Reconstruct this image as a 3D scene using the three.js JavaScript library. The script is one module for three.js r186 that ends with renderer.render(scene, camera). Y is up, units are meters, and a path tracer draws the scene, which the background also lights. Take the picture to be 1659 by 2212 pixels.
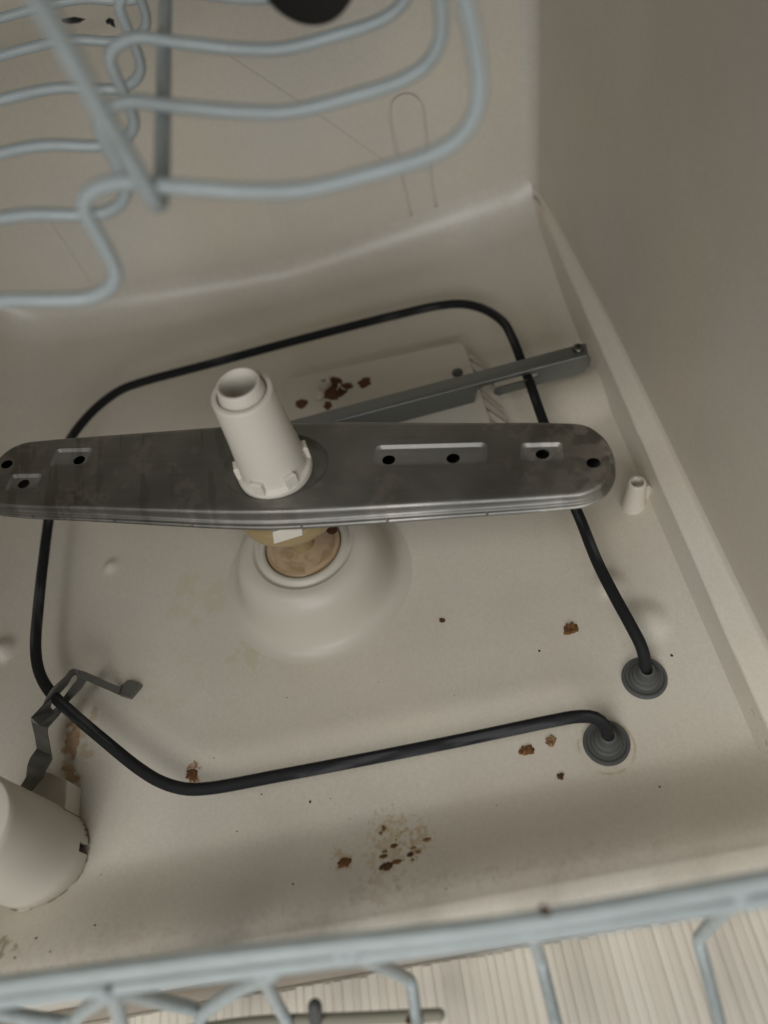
import * as THREE from 'three';
import { mergeGeometries, mergeVertices, toCreasedNormals } from 'three/addons/utils/BufferGeometryUtils.js';
import { RectAreaLightUniformsLib } from 'three/addons/lights/RectAreaLightUniformsLib.js';
import { Brush, Evaluator, SUBTRACTION } from 'three-bvh-csg';

// ---------------------------------------------------------------- camera, light, exposure
const scene = new THREE.Scene();
scene.background = new THREE.Color(0x000000);
const CAM = new THREE.Vector3(0.087, 0.5, 0.325), FOCAL = 1650, CX = 829.5, CY = 1106;
const D = Math.PI / 180;
const viewBasis = (() => {            // right, down and forward of the lens in the tub's axes, from pitch, yaw and roll
  const p = 53.41 * D, w = -4.67 * D, r = -15.46 * D;
  const c = Math.cos, s = Math.sin;
  const turn = (X, Dn, Bk) => [c(w) * X - s(w) * Bk, Dn, s(w) * X + c(w) * Bk];
  const rows = [[1, 0, 0], [0, c(p), s(p)], [0, s(p), -c(p)]];      // columns of the pitched frame
  const pitched = [[1, 0, 0], [0, c(p), s(p)], [0, s(p), -c(p)]];
  const m = pitched.map(q => turn(q[0], q[1], q[2]));
  const rolled = [0, 1, 2].map(i => i === 0 ? m[0].map((v, k) => c(r) * v - s(r) * m[1][k]) : i === 1 ? m[0].map((v, k) => s(r) * v + c(r) * m[1][k]) : m[2]);
  return rolled.map(q => new THREE.Vector3(q[0], -q[1], q[2]));
})();
const [RIGHT, DOWN, FWD] = viewBasis;
const camera = new THREE.PerspectiveCamera(2 * Math.atan(CY / FOCAL) / D, 3 / 4, 0.01, 20);
camera.position.copy(CAM);
camera.quaternion.setFromRotationMatrix(new THREE.Matrix4().makeBasis(RIGHT.clone(), DOWN.clone().negate(), FWD.clone().negate()));
camera.focus = 0.525;
camera.userData.fStop = 2.9;
scene.add(camera);

const renderer = new THREE.WebGLRenderer({ antialias: true });
renderer.toneMapping = THREE.LinearToneMapping;
renderer.toneMappingExposure = 0.95;
renderer.shadowMap.enabled = true;

RectAreaLightUniformsLib.init();
const LAMPS = [
  { name: 'ceiling_lamp', label: 'square glowing ceiling lamp panel high above the open door', at: [-0.60, 1.90, 0.90], to: [0, 0.1, 0.25], w: 0.9, h: 0.8, color: 0xfffcf5, power: 7.0 },
  { name: 'wall_lamp', label: 'wide low glowing lamp panel facing the open tub', at: [-0.15, 1.0, 1.95], to: [0, 0.2, -0.2], w: 1.4, h: 0.9, color: 0xfcfcfb, power: 5.8 },
];

// ---------------------------------------------------------------- small helpers
const V = (x, y, z) => new THREE.Vector3(x, y, z);
let seed = 7;
const rnd = () => { seed = (seed * 1664525 + 1013904223) >>> 0; return seed / 4294967296; };
const rr = (a, b) => a + (b - a) * rnd();
const clamp = (v, a = 0, b = 1) => Math.min(b, Math.max(a, v));
const smooth = (a, b, v) => { const t = clamp((v - a) / (b - a)); return t * t * (3 - 2 * t); };
const ray = (u, v) => RIGHT.clone().multiplyScalar(u - CX).addScaledVector(DOWN, v - CY).addScaledVector(FWD, FOCAL);
const P = (u, v, y) => { const d = ray(u, v); return CAM.clone().addScaledVector(d, (y - CAM.y) / d.y); };        // on a level plane
const PX = (u, v, x) => { const d = ray(u, v); return CAM.clone().addScaledVector(d, (x - CAM.x) / d.x); };       // on a plane facing sideways
const PZ = (u, v, z) => { const d = ray(u, v); return CAM.clone().addScaledVector(d, (z - CAM.z) / d.z); };       // on a plane facing the door
// on the uneven tub floor
const PF = (u, v) => { let p = P(u, v, 0); for (let k = 0; k < 6; k++) p = P(u, v, floorY(p.x, p.z)); return p; };
const PP = (u, v, pt, n) => { const d = ray(u, v); return CAM.clone().addScaledVector(d, pt.clone().sub(CAM).dot(n) / d.dot(n)); };

const hash = (x, y, s) => { let h = (x * 374761393 + y * 668265263 + s * 1442695041) | 0; h = Math.imul(h ^ (h >>> 13), 1274126177); return ((h ^ (h >>> 16)) >>> 0) / 4294967296; };
function noise(x, y, s = 0) {
  const i = Math.floor(x), j = Math.floor(y), f = x - i, g = y - j, a = f * f * (3 - 2 * f), b = g * g * (3 - 2 * g);
  const n0 = hash(i, j, s) * (1 - a) + hash(i + 1, j, s) * a, n1 = hash(i, j + 1, s) * (1 - a) + hash(i + 1, j + 1, s) * a;
  return n0 * (1 - b) + n1 * b;
}
const fbm = (x, y, s = 0, o = 4) => { let t = 0, a = 0.5, n = 0; for (let k = 0; k < o; k++) { t += a * noise(x, y, s + k); n += a; a *= 0.5; x *= 2.03; y *= 2.03; } return t / n; };

function texture(w, h, fn, srgb = true) {
  const data = new Uint8Array(w * h * 4);
  for (let j = 0; j < h; j++) for (let i = 0; i < w; i++) {
    const c = fn((i + 0.5) / w, (j + 0.5) / h), k = (j * w + i) * 4;
    data[k] = clamp(c[0], 0, 255); data[k + 1] = clamp(c[1], 0, 255); data[k + 2] = clamp(c[2], 0, 255); data[k + 3] = 255;
  }
  const t = new THREE.DataTexture(data, w, h);
  t.magFilter = THREE.LinearFilter; t.minFilter = THREE.LinearMipmapLinearFilter; t.generateMipmaps = true;
  t.wrapS = t.wrapT = THREE.RepeatWrapping;
  if (srgb) t.colorSpace = THREE.SRGBColorSpace;
  t.needsUpdate = true;
  return t;
}
const counts = {};
const numbered = n => { const k = counts[n] = (counts[n] ?? -1) + 1; return k ? `${n}_${String(k).padStart(3, '0')}` : n; };
function mesh(name, g, m, parent) {
  if (Array.isArray(g)) g = mergeGeometries(g.map(q => { const e = q.index ? q.toNonIndexed() : q; for (const k of Object.keys(e.attributes)) if (!['position', 'normal', 'uv'].includes(k)) e.deleteAttribute(k); if (!e.attributes.uv) e.setAttribute('uv', new THREE.Float32BufferAttribute(new Float32Array(e.attributes.position.count * 2), 2)); if (!e.attributes.normal) e.computeVertexNormals(); return e; }));
  const o = new THREE.Mesh(g, m); o.name = name; o.castShadow = o.receiveShadow = true; parent.add(o); return o;
}
function thing(name, label, category, at = V(0, 0, 0), group) {
  const o = new THREE.Group(); o.name = numbered(name); o.position.copy(at); o.userData = { label, category };
  if (group) o.userData.group = group;
  scene.add(o); return o;
}
// geometries are written in world axes; bring them to the axes of their thing
const local = (g, o) => g.translate(-o.position.x, -o.position.y, -o.position.z);
// creased normals at millimetre scale
const creased = (g, a) => toCreasedNormals(g.scale(1000, 1000, 1000), a).scale(0.001, 0.001, 0.001);
// a skin over rings of points
function loft(rings, { closed = true, capStart = false, capEnd = false, crease = 0 } = {}) {
  const n = rings[0].length, pos = [], uv = [], idx = [];
  rings.forEach((r, i) => r.forEach((p, j) => { pos.push(p.x, p.y, p.z); uv.push(p.x, p.z + p.y); }));
  const m = closed ? n : n - 1;
  for (let i = 0; i < rings.length - 1; i++) for (let j = 0; j < m; j++) {
    const a = i * n + j, b = i * n + (j + 1) % n, c = a + n, d = b + n;
    idx.push(a, b, d, a, d, c);
  }
  const cap = (r, flip) => {
    const c = r.reduce((s, p) => s.add(p), V(0, 0, 0)).multiplyScalar(1 / n), k = pos.length / 3, base = k + 1;
    pos.push(c.x, c.y, c.z); uv.push(c.x, c.z);
    r.forEach(p => { pos.push(p.x, p.y, p.z); uv.push(p.x, p.z); });
    for (let j = 0; j < n; j++) flip ? idx.push(k, base + (j + 1) % n, base + j) : idx.push(k, base + j, base + (j + 1) % n);
  };
  if (capStart) cap(rings[0], false);
  if (capEnd) cap(rings[rings.length - 1], true);
  let g = new THREE.BufferGeometry();
  g.setAttribute('position', new THREE.Float32BufferAttribute(pos, 3)); g.setAttribute('uv', new THREE.Float32BufferAttribute(uv, 2)); g.setIndex(idx);
  if (crease) return creased(g, crease);
  g.computeVertexNormals(); return g;
}
// round bar along points, with rounded ends
function bar(pts, r, { seg = 0, rad = 12, tension = 0.5, type = 'centripetal', ends = true } = {}) {
  const c = new THREE.CatmullRomCurve3(pts, false, type, tension);
  const g = new THREE.TubeGeometry(c, seg || Math.max(8, pts.length * 7), r, rad, false);
  if (!ends) return [g];
  return [g, new THREE.SphereGeometry(r, rad, 8).translate(pts[0].x, pts[0].y, pts[0].z), new THREE.SphereGeometry(r, rad, 8).translate(...pts[pts.length - 1].toArray())];
}
const lathe = (pts, seg = 48) => new THREE.LatheGeometry(pts.map(p => new THREE.Vector2(p[0], p[1])), seg);
function box(w, h, d, x = 0, y = 0, z = 0, bevel = 0.0006) {
  const s = new THREE.Shape(), a = w / 2 - bevel, b = d / 2 - bevel;
  s.moveTo(-a, -b); s.lineTo(a, -b); s.lineTo(a, b); s.lineTo(-a, b); s.closePath();
  const g = new THREE.ExtrudeGeometry(s, { depth: h - 2 * bevel, bevelEnabled: true, bevelSize: bevel, bevelThickness: bevel, bevelSegments: 2 });
  return g.rotateX(-Math.PI / 2).translate(x, y + bevel, z);       // stands on y
}

// ---------------------------------------------------------------- materials
const std = o => new THREE.MeshStandardMaterial(o);
const phys = o => new THREE.MeshPhysicalMaterial(o);
const TUB = [208, 202, 190];
const mottle = (x, z) => {            // uneven tint of the old plastic
  const a = fbm(x * 14, z * 14, 3) - 0.5, b = fbm(x * 9 + 5, z * 9, 11) - 0.5, c = noise(x * 900, z * 900, 20) - 0.5;
  const l = a * 10 + c * 9;
  return [TUB[0] + l + b * 6, TUB[1] + l + b * 1, TUB[2] + l - b * 7];
};
const FLOOR = { x0: -0.32, x1: 0.28, z0: -0.38, z1: 0.28 };
const mix = (a, b, t) => [a[0] + (b[0] - a[0]) * t, a[1] + (b[1] - a[1]) * t, a[2] + (b[2] - a[2]) * t];
const stains = [];                     // { x, z, rx, rz, turn, color, amount, grain, cut }
const stain = (u, v, ru, rv, color, amount, cut = 0.5, grain = 260) => { const p = P(u, v, 0); stains.push({ u, v, x: p.x, z: p.z, rx: ru / 3200, rz: rv / 2400, color, amount, cut, grain }); };
stain(850, 1840, 70, 80, [160, 118, 66], 0.5, 0.56, 420);
stain(905, 1820, 45, 40, [158, 120, 76], 0.6, 0.52, 420);
stain(840, 1800, 36, 40, [170, 150, 96], 0.6, 0.5, 500);
stain(745, 1862, 26, 30, [150, 106, 60], 0.6, 0.5, 400);
stain(415, 1672, 22, 26, [120, 64, 30], 1.2, 0.5, 380);
stain(150, 1610, 24, 60, [134, 82, 40], 0.95, 0.46, 200);
stain(185, 1580, 30, 90, [160, 120, 70], 0.5, 0.5, 180);
stain(150, 1680, 30, 34, [140, 92, 44], 0.9, 0.5, 220);
stain(820, 1945, 60, 30, [128, 100, 78], 0.28, 0.5, 260);
stain(640, 2010, 200, 28, [132, 108, 82], 0.15, 0.58, 330);
stain(960, 1930, 170, 26, [120, 96, 70], 0.15, 0.56, 330);
stain(1250, 1880, 200, 26, [128, 104, 76], 0.15, 0.56, 330);
stain(240, 2060, 240, 40, [136, 104, 84], 0.15, 0.56, 300);
stain(30, 2080, 60, 30, [88, 66, 44], 0.7, 0.5, 260);
stain(560, 1400, 90, 40, [176, 166, 116], 0.42, 0.5, 120);
stain(430, 1290, 120, 70, [180, 168, 120], 0.34, 0.5, 90);
stain(830, 1180, 60, 50, [168, 154, 104], 0.4, 0.5, 120);
stain(350, 1470, 140, 60, [186, 174, 130], 0.25, 0.52, 80);
const ringAt = P(1310, 1612, 0);
const tubMap = texture(1400, 1650, (u, v) => {
  const x = FLOOR.x0 + u * (FLOOR.x1 - FLOOR.x0), z = FLOOR.z0 + v * (FLOOR.z1 - FLOOR.z0);
  let c = mottle(x, z);
  for (const s of stains) {
    const dx = (x - s.x) / s.rx, dz = (z - s.z) / s.rz, d = dx * dx + dz * dz;
    if (d > 1) continue;
    const n = fbm(x * s.grain, z * s.grain, 40, 3) - d * 0.34;
    c = mix(c, s.color, s.amount * (s.soft ?? 0.62) * smooth(s.cut - 0.22, s.cut + 0.06, n) * (0.65 + 0.35 * noise(x * 1100, z * 1100, 44)));
  }
  const q = Math.hypot(x - ringAt.x, z - ringAt.z);
  c = mix(c, [168, 150, 108], 0.45 * smooth(0.0163, 0.0172, q) * (1 - smooth(0.0176, 0.0192, q)) * smooth(0.3, 0.6, fbm(x * 160, z * 160, 8, 2)));
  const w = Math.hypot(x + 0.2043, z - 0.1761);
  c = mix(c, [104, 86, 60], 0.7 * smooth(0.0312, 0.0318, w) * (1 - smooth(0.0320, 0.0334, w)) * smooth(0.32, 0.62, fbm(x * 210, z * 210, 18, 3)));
  if (noise(x * 1500, z * 1500, 90) > 0.992) c = mix(c, [120, 110, 92], 0.6);
  return c;
});
const wallMap = texture(700, 700, (u, v) => mottle(u * 0.7, v * 0.7 + 3));
const specked = texture(256, 1400, (u, v) => {                   // ledge with its dirt specks towards the door
  const x = u * 0.1, z = v * 0.7;
  let c = mottle(x, z + 9).map(q => q + 10);
  const n = fbm(x * 520, z * 520, 61, 3), cl = fbm(x * 60, z * 40, 71, 2);
  if (n > 0.70 && cl > 0.52 && v > 0.62 + 0.2 * noise(v * 9, 3, 4)) c = mix(c, [140, 134, 120], 0.5 * smooth(0.71, 0.76, n));
  return c;
});
const wireMap = texture(256, 256, (u, v) => { const n = fbm(u * 8, v * 8, 101), m = noise(u * 90, v * 90, 103), l = 240 + 34 * (n - 0.5) + 10 * (m - 0.5); return m > 0.985 ? [190, 170, 150] : [l, l, l - 2]; });
wireMap.repeat.set(6, 1);
const M = {
  floor: std({ map: tubMap, roughness: 0.36 }),
  wall: std({ map: wallMap, roughness: 0.45 }),
  ledge: std({ map: specked, roughness: 0.6 }),
  white: std({ color: new THREE.Color().setRGB(0.575, 0.54, 0.475), roughness: 0.4 }),
  tower: std({ color: new THREE.Color().setRGB(0.66, 0.625, 0.555), roughness: 0.48 }),
  cream: std({ color: new THREE.Color().setRGB(0.66, 0.61, 0.53), roughness: 0.5 }),
  pink: std({ color: new THREE.Color().setRGB(0.60, 0.50, 0.43), roughness: 0.4 }),
  amber: phys({ color: new THREE.Color().setRGB(0.46, 0.35, 0.18), roughness: 0.3, transmission: 0.3, thickness: 0 }),
  tan: std({ map: texture(256, 256, (u, v) => { const n = fbm(u * 7, v * 7, 81), m = fbm(u * 40, v * 40, 83); return mix([160, 136, 106], [186, 164, 136], smooth(0.35, 0.65, n * 0.7 + m * 0.3)); }), roughness: 0.26 }),
  element: phys({ map: texture(256, 64, (u, v) => { const n = fbm(u * 40, v * 3, 111), l = 30 + 34 * smooth(0.56, 0.72, n); return [l, l + 1, l + 3]; }), roughness: 0.7, specularIntensity: 0.45 }),
  rubber: std({ color: new THREE.Color().setRGB(0.075, 0.078, 0.077), roughness: 0.6 }),
  clip: std({ color: new THREE.Color().setRGB(0.17, 0.17, 0.16), metalness: 0.5, roughness: 0.45 }),
  bracket: std({ color: new THREE.Color().setRGB(0.225, 0.24, 0.235), metalness: 1, roughness: 0.36 }),
  screw: std({ color: new THREE.Color().setRGB(0.15, 0.145, 0.13), metalness: 1, roughness: 0.4 }),
  wire: std({ color: new THREE.Color().setRGB(0.47, 0.535, 0.56), map: wireMap, roughness: 0.42 }),
  wireDark: std({ color: new THREE.Color().setRGB(0.10, 0.105, 0.085), roughness: 0.5 }),
  rustWire: std({ color: new THREE.Color().setRGB(0.24, 0.23, 0.18), roughness: 0.7 }),
  black: std({ color: new THREE.Color().setRGB(0.006, 0.006, 0.007), roughness: 0.45 }),
  rust: std({ color: new THREE.Color().setRGB(0.20, 0.085, 0.03), roughness: 0.85 }),
  crumb: std({ color: new THREE.Color().setRGB(0.26, 0.13, 0.045), roughness: 0.85 }),
  crumbDark: std({ color: new THREE.Color().setRGB(0.13, 0.055, 0.018), roughness: 0.85 }),
  crumbPale: std({ color: new THREE.Color().setRGB(0.40, 0.27, 0.15), roughness: 0.85 }),
  groove: std({ color: new THREE.Color().setRGB(0.36, 0.32, 0.26), roughness: 0.7 }),
  gasket: std({ color: new THREE.Color().setRGB(0.30, 0.26, 0.21), roughness: 0.8 }),
};
const crumbMap = texture(128, 128, (u, v) => { const n = fbm(u * 8, v * 8, 91), m = fbm(u * 30, v * 30, 93, 2), l = 120 + 190 * (n - 0.35) + 70 * (m - 0.5); return [l + 10, l, l - 14]; });
crumbMap.repeat.set(140, 140);
for (const k of ['rust', 'crumb', 'crumbDark', 'crumbPale']) { M[k].map = crumbMap; M[k].color.multiplyScalar(2.0).lerp(new THREE.Color(0.2, 0.15, 0.1), 0.18); M[k].bumpMap = crumbMap; M[k].bumpScale = 0.0006; }
const steelMap = texture(1024, 512, (u, v) => {                   // brushed and water-stained steel
  const x = u * 0.5, z = v * 0.25;
  const a = fbm(x * 26, z * 26, 31), s = fbm(x * 18, z * 700, 33, 2), t = fbm(x * 90, z * 60, 35);
  let l = 136 + (a - 0.5) * 54 + (s - 0.5) * 7;
  let c = [l + 1, l, l - 3];
  if (t > 0.62) c = mix(c, [165, 160, 152], (t - 0.62) * 2.2);
  const end = smooth(0.82, 0.92, u) * smooth(0.42, 0.62, fbm(x * 120, z * 120, 37));
  const streak = smooth(0.60, 0.70, fbm(x * 190 - z * 60, z * 22, 63, 3)) * (1 - smooth(0.40, 0.50, u)) + 0.5 * smooth(0.62, 0.72, fbm(x * 150 + z * 40, z * 26, 65, 3)) * smooth(0.7, 0.8, u);
  c = mix(c, [78, 74, 66], streak * 0.2);
  const blot = smooth(0.60, 0.70, fbm(x * 46, z * 46, 57)) * smooth(0.35, 0.6, fbm(x * 240, z * 240, 59, 2));
  return mix(mix(c, [172, 166, 160], blot * 0.4), [196, 192, 186], end * 0.75);
});
const steelRough = texture(512, 256, (u, v) => { const q = 66 + 74 * fbm(u * 14, v * 7, 51) + 30 * fbm(u * 60, v * 30, 53); return [q, q, q]; }, false);
M.scaled = std({ map: steelMap, color: 0xffffff, roughness: 0.5, metalness: 0.72 });
M.steel = std({ map: steelMap, roughnessMap: steelRough, roughness: 1, metalness: 1 });

// ---------------------------------------------------------------- the tub
const tub = thing('dishwasher_tub', 'beige plastic dishwasher tub with stained floor, ledge and grey-beige walls', 'dishwasher tub');
tub.userData.kind = 'structure';
const BACK = -0.365, TOP = 0.66;
const backRise = x => x > 0 ? 0.032 * Math.pow(clamp(x / 0.256), 1.05) : 0.02 * Math.pow(clamp(-x / 0.256), 1.4);
const bumps = [];
const bump = (u, v, r, h, sq = 1) => { const p = P(u, v, 0); bumps.push({ x: p.x, z: p.z, r, h, sq }); };
bump(1318, 1262, 0.014, 0.006); bump(1395, 1340, 0.020, 0.006); bump(240, 1222, 0.008, 0.0035); bump(8, 1405, 0.012, 0.008); bumps.push({ x: 0.240, z: -0.128, r: 0.042, h: 0.012, sq: 1 });
function floorY(x, z) {
  let y = backRise(x) * Math.pow(clamp((-0.19 - z) / 0.175), 1.45);
  y += 0.002 * Math.pow(clamp((-0.30 - z) / 0.065), 2);
  const e = clamp((x - 0.236) / 0.023); y += 0.006 * e * e;
  const l = clamp((-0.252 - x) / 0.060); y += 0.060 * (1 - Math.sqrt(1 - l * l * 0.999));
  const f = clamp(1 - (z - BACK) / 0.034); y += 0.032 * (1 - Math.sqrt(1 - f * f * 0.999));
  y += 0.031 * smooth(0.186, 0.2500, z);
  y -= 0.0035 * Math.exp(-((x * x + z * z) / 0.02));
  for (const b of bumps) { const d = Math.hypot(x - b.x, (z - b.z) * b.sq) / b.r; if (d < 1) y += b.h * (1 - d * d) * (1 - d * d); }
  return y;
}
{
  const xs = [], zs = [];
  for (let i = 0; i <= 205; i++) xs.push(-0.312 + 0.571 * i / 205);
  for (let j = 0; j <= 220; j++) zs.push(BACK + 0.6125 * Math.pow(j / 220, 1.35));
  const pos = [], uv = [], idx = [];
  zs.push(0.2495, 0.252, 0.258, 0.263, 0.2650, 0.2652); const lipY = [0.0316, 0.0322, 0.0312, 0.0285, 0.026, -0.03];
  zs.forEach((z, j) => xs.forEach(x => {
    const y = j > 220 ? lipY[j - 221] - 0.0035 * Math.exp(-((x * x + z * z) / 0.02)) + 0.006 * Math.pow(clamp((x - 0.236) / 0.023), 2) + 0.060 * (1 - Math.sqrt(1 - 0.999 * clamp((-0.252 - x) / 0.060) ** 2)) : floorY(x, z);
    pos.push(x, y, z); uv.push((x - FLOOR.x0) / (FLOOR.x1 - FLOOR.x0), (z - FLOOR.z0) / (FLOOR.z1 - FLOOR.z0));
  }));
  const n = xs.length;
  for (let j = 0; j < zs.length - 1; j++) for (let i = 0; i < n - 1; i++) { const a = j * n + i; idx.push(a, a + n, a + 1, a + 1, a + n, a + n + 1); }
  const g = new THREE.BufferGeometry();
  g.setAttribute('position', new THREE.Float32BufferAttribute(pos, 3)); g.setAttribute('uv', new THREE.Float32BufferAttribute(uv, 2)); g.setIndex(idx); g.computeVertexNormals();
  mesh('tub_floor', g, M.floor, tub);
}
const lerpTable = (t, v) => { for (let i = 1; i < t.length; i++) if (v <= t[i][0]) { const k = (v - t[i - 1][0]) / (t[i][0] - t[i - 1][0]); return t[i - 1][1] + k * (t[i][1] - t[i - 1][1]); } return t[t.length - 1][1]; };
const wallX = z => lerpTable([[-0.40, 0.262], [-0.365, 0.2628], [-0.30, 0.269], [-0.15, 0.2765], [0.13, 0.281], [0.28, 0.284]], z);
const ledgeY = z => lerpTable([[-0.40, 0.046], [-0.365, 0.046], [-0.28, 0.0415], [-0.15, 0.037], [-0.01, 0.033], [0.13, 0.028], [0.28, 0.026]], z);
{
  const riser = [], wall = [], R = 0.014;
  for (let j = 0; j <= 80; j++) {
    const z = BACK + 0.64 * Math.pow(j / 80, 1.5), d = clamp(1 - (z - BACK) / R), round = R * (1 - Math.sqrt(1 - d * d * 0.999));
    const y = ledgeY(z), xo = wallX(z) - round, yf = floorY(0.259, Math.min(z, 0.2475));
    const wob = 0.0006 * (noise(z * 60, 2, 6) - 0.5);
    riser.push([[0.2575, Math.min(yf, y) - 0.004], [0.2592, Math.min(yf + 0.002, y - 0.001)], [0.2612 + wob, y - 0.0018], [0.2622 + wob, y - 0.0005], [0.2640 + wob, y], [xo - 0.0035, y + 0.001], [xo - 0.0012, y + 0.002], [xo, y + 0.006]].map(q => V(Math.min(q[0], xo), q[1], z)));
    wall.push([[xo, y + 0.0055], [xo + 0.0004, 0.12], [xo + 0.0008, 0.3], [xo + 0.0012, TOP], [0.305, TOP], [0.305, -0.02]].map(q => V(q[0], q[1], z)));
  }
  let g = loft(riser, { closed: false });
  const pa = g.attributes.position, ua = g.attributes.uv;
  for (let i = 0; i < pa.count; i++) ua.setXY(i, (pa.getX(i) - 0.25) / 0.1 + pa.getY(i) / 0.1, (pa.getZ(i) - BACK) / 0.7);
  mesh('ledge', g, M.ledge, tub);
  const put = g => { const pb = g.attributes.position, ub = g.attributes.uv; for (let i = 0; i < pb.count; i++) ub.setXY(i, pb.getZ(i) / 0.7, pb.getY(i) / 0.7); return g; };
  mesh('side_wall', put(loft(wall, { closed: false, crease: 0.6 })), M.wall, tub);
  const leftWall = [];
  for (let j = 0; j <= 60; j++) {
    const z = BACK + 0.64 * Math.pow(j / 60, 1.5), d = clamp(1 - (z - BACK) / 0.03), round = 0.03 * (1 - Math.sqrt(1 - d * d * 0.999));
    leftWall.push([[-0.3118 + round, 0.03], [-0.3122 + round, 0.12], [-0.313 + round, 0.3], [-0.314 + round, TOP], [-0.334, TOP], [-0.334, -0.02]].map(q => V(q[0], q[1], z)));
  }
  mesh('side_wall', put(loft(leftWall, { closed: false, crease: 0.6 })), M.wall, tub);
}
{ // back wall with its moulded U-shaped groove, two small vents and a plate behind
  const s = new THREE.Shape(); s.moveTo(-0.3135, -0.03);
  s.lineTo(0.2635, -0.03); s.lineTo(0.2635, TOP); s.lineTo(-0.3135, TOP); s.closePath();
  const uPath = [[896, 492], [870, 385], [850, 290], [842, 240], [848, 214], [862, 203], [880, 199], [898, 205], [912, 222], [917, 260], [930, 370], [943, 478], [936, 490], [918, 497], [900, 499]].map(q => PZ(q[0], q[1], BACK)).map(p => V(p.x, p.y, 0));
  const curve = new THREE.CatmullRomCurve3(uPath, false, 'centripetal'), a = [], b = [];
  for (let i = 0; i <= 60; i++) { const p = curve.getPointAt(i / 60), t = curve.getTangentAt(i / 60), w = 0.0015 * (0.8 + 0.4 * noise(i * 0.4, 1, 3)); a.push([p.x - t.y * w, p.y + t.x * w]); b.push([p.x + t.y * w, p.y - t.x * w]); }
  const hole = new THREE.Path(); [...a, ...b.reverse()].forEach((p, i) => i ? hole.lineTo(p[0], p[1]) : hole.moveTo(p[0], p[1])); hole.closePath(); s.holes.push(hole);
  for (const pts of [[[130, 42], [160, 36], [186, 41], [172, 50], [150, 53], [134, 50]], [[228, 44], [236, 38], [246, 42], [247, 50], [250, 60], [243, 58], [238, 53], [230, 52]]]) {
    const h = new THREE.Path(); pts.map(q => PZ(q[0], q[1], BACK)).forEach((p, i) => i ? h.lineTo(p.x, p.y) : h.moveTo(p.x, p.y)); h.closePath(); s.holes.push(h);
  }
  const g = new THREE.ExtrudeGeometry(s, { depth: 0.0030, bevelEnabled: false }).translate(0, 0, BACK - 0.0030);
  const ua = g.attributes.uv; for (let i = 0; i < ua.count; i++) ua.setXY(i, ua.getX(i) / 0.7, ua.getY(i) / 0.7);
  mesh('back_wall', g, M.wall, tub);
  mesh('back_plate', box(0.62, 0.70, 0.01, -0.01, -0.03, BACK - 0.0081, 0.0002), M.wall, tub);
  const vents = [[158, 45], [240, 48]].map(q => PZ(q[0], q[1], BACK));
  vents.forEach(p => mesh('vent', box(0.03, 0.02, 0.003, p.x, p.y - 0.01, BACK - 0.0040, 0.0001), M.black, tub));
  for (const [q0, q1] of [[[450, 90], [850, 362]], [[108, 478], [196, 612]], [[262, 625], [292, 668]]]) {
    const p = PZ(...q0, BACK), q = PZ(...q1, BACK); p.z = q.z = BACK + 0.0001;
    const mid = p.clone().lerp(q, 0.55).add(V(0.001, 0.0012, 0));
    mesh('scratch', bar([p, mid, q], 0.00022, { rad: 6 }), M.groove, tub);
  }
  mesh('door_seal', bar([V(-0.29, 0.003, 0.2685), V(0, 0.003, 0.2685), V(0.282, 0.003, 0.2685)], 0.0046, { rad: 10 }), M.gasket, tub);
  mesh('tub_ceiling', box(0.66, 0.02, 0.66, 0, TOP + 0.001, BACK + 0.31), M.wall, tub);
  mesh('tub_base', box(0.64, 0.01, 0.62, 0, -0.045, BACK + 0.30), M.gasket, tub);
}
// pump mound with its rolled rim
mesh('pump_mound', lathe([...new THREE.SplineCurve([[0.0860, -0.0036], [0.0790, -0.0027], [0.0730, -0.0014], [0.0685, 0.0008], [0.0650, 0.0050], [0.0622, 0.0120], [0.0600, 0.0205], [0.0578, 0.0290], [0.0550, 0.0362], [0.0505, 0.0415], [0.0455, 0.0440], [0.0405, 0.0447]].map(q => new THREE.Vector2(...q))).getPoints(50).map(p => [p.x, p.y]), [0.0394, 0.0440], [0.0384, 0.0428], [0.0372, 0.0428], [0.0361, 0.0438], [0.0348, 0.0452], [0.0328, 0.0457], [0.0310, 0.0452], [0.0302, 0.0440], [0.0300, 0.036]], 96).scale(0.95, 1, 0.96).translate(-0.0035, 0, 0.001), M.white, tub);
// moulded post beside the ledge
{
  const top = P(1377, 1041, 0.030), g = lathe([[0.0100, -0.004], [0.0092, 0.001], [0.0084, 0.006], [0.0076, 0.016], [0.0068, 0.026], [0.0065, 0.0292], [0.0058, 0.0300], [0.0046, 0.0300]], 40).translate(top.x, 0, top.z);
  const post = mesh('post', g, M.cream, tub);
  const sock = new THREE.CylinderGeometry(0.0050, 0.0040, 0.012, 6, 1, true).translate(top.x, 0.0239, top.z);
  mesh('hex_socket', sock, M.cream, post);
  mesh('socket_floor', new THREE.CylinderGeometry(0.0041, 0.0041, 0.001, 6).translate(top.x, 0.0185, top.z), M.cream, post);
  mesh('post_web', new THREE.ExtrudeGeometry(new THREE.Shape([new THREE.Vector2(0, -0.003), new THREE.Vector2(0.0145, -0.003), new THREE.Vector2(0.0135, 0.010), new THREE.Vector2(0.0105, 0.0185), new THREE.Vector2(0.006, 0.021), new THREE.Vector2(0, 0.021)]), { depth: 0.004, bevelEnabled: true, bevelSize: 0.001, bevelThickness: 0.001, bevelSegments: 3 }).translate(0, 0, -0.002).rotateY(0.35).translate(top.x, 0, top.z), M.cream, post);
}

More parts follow.
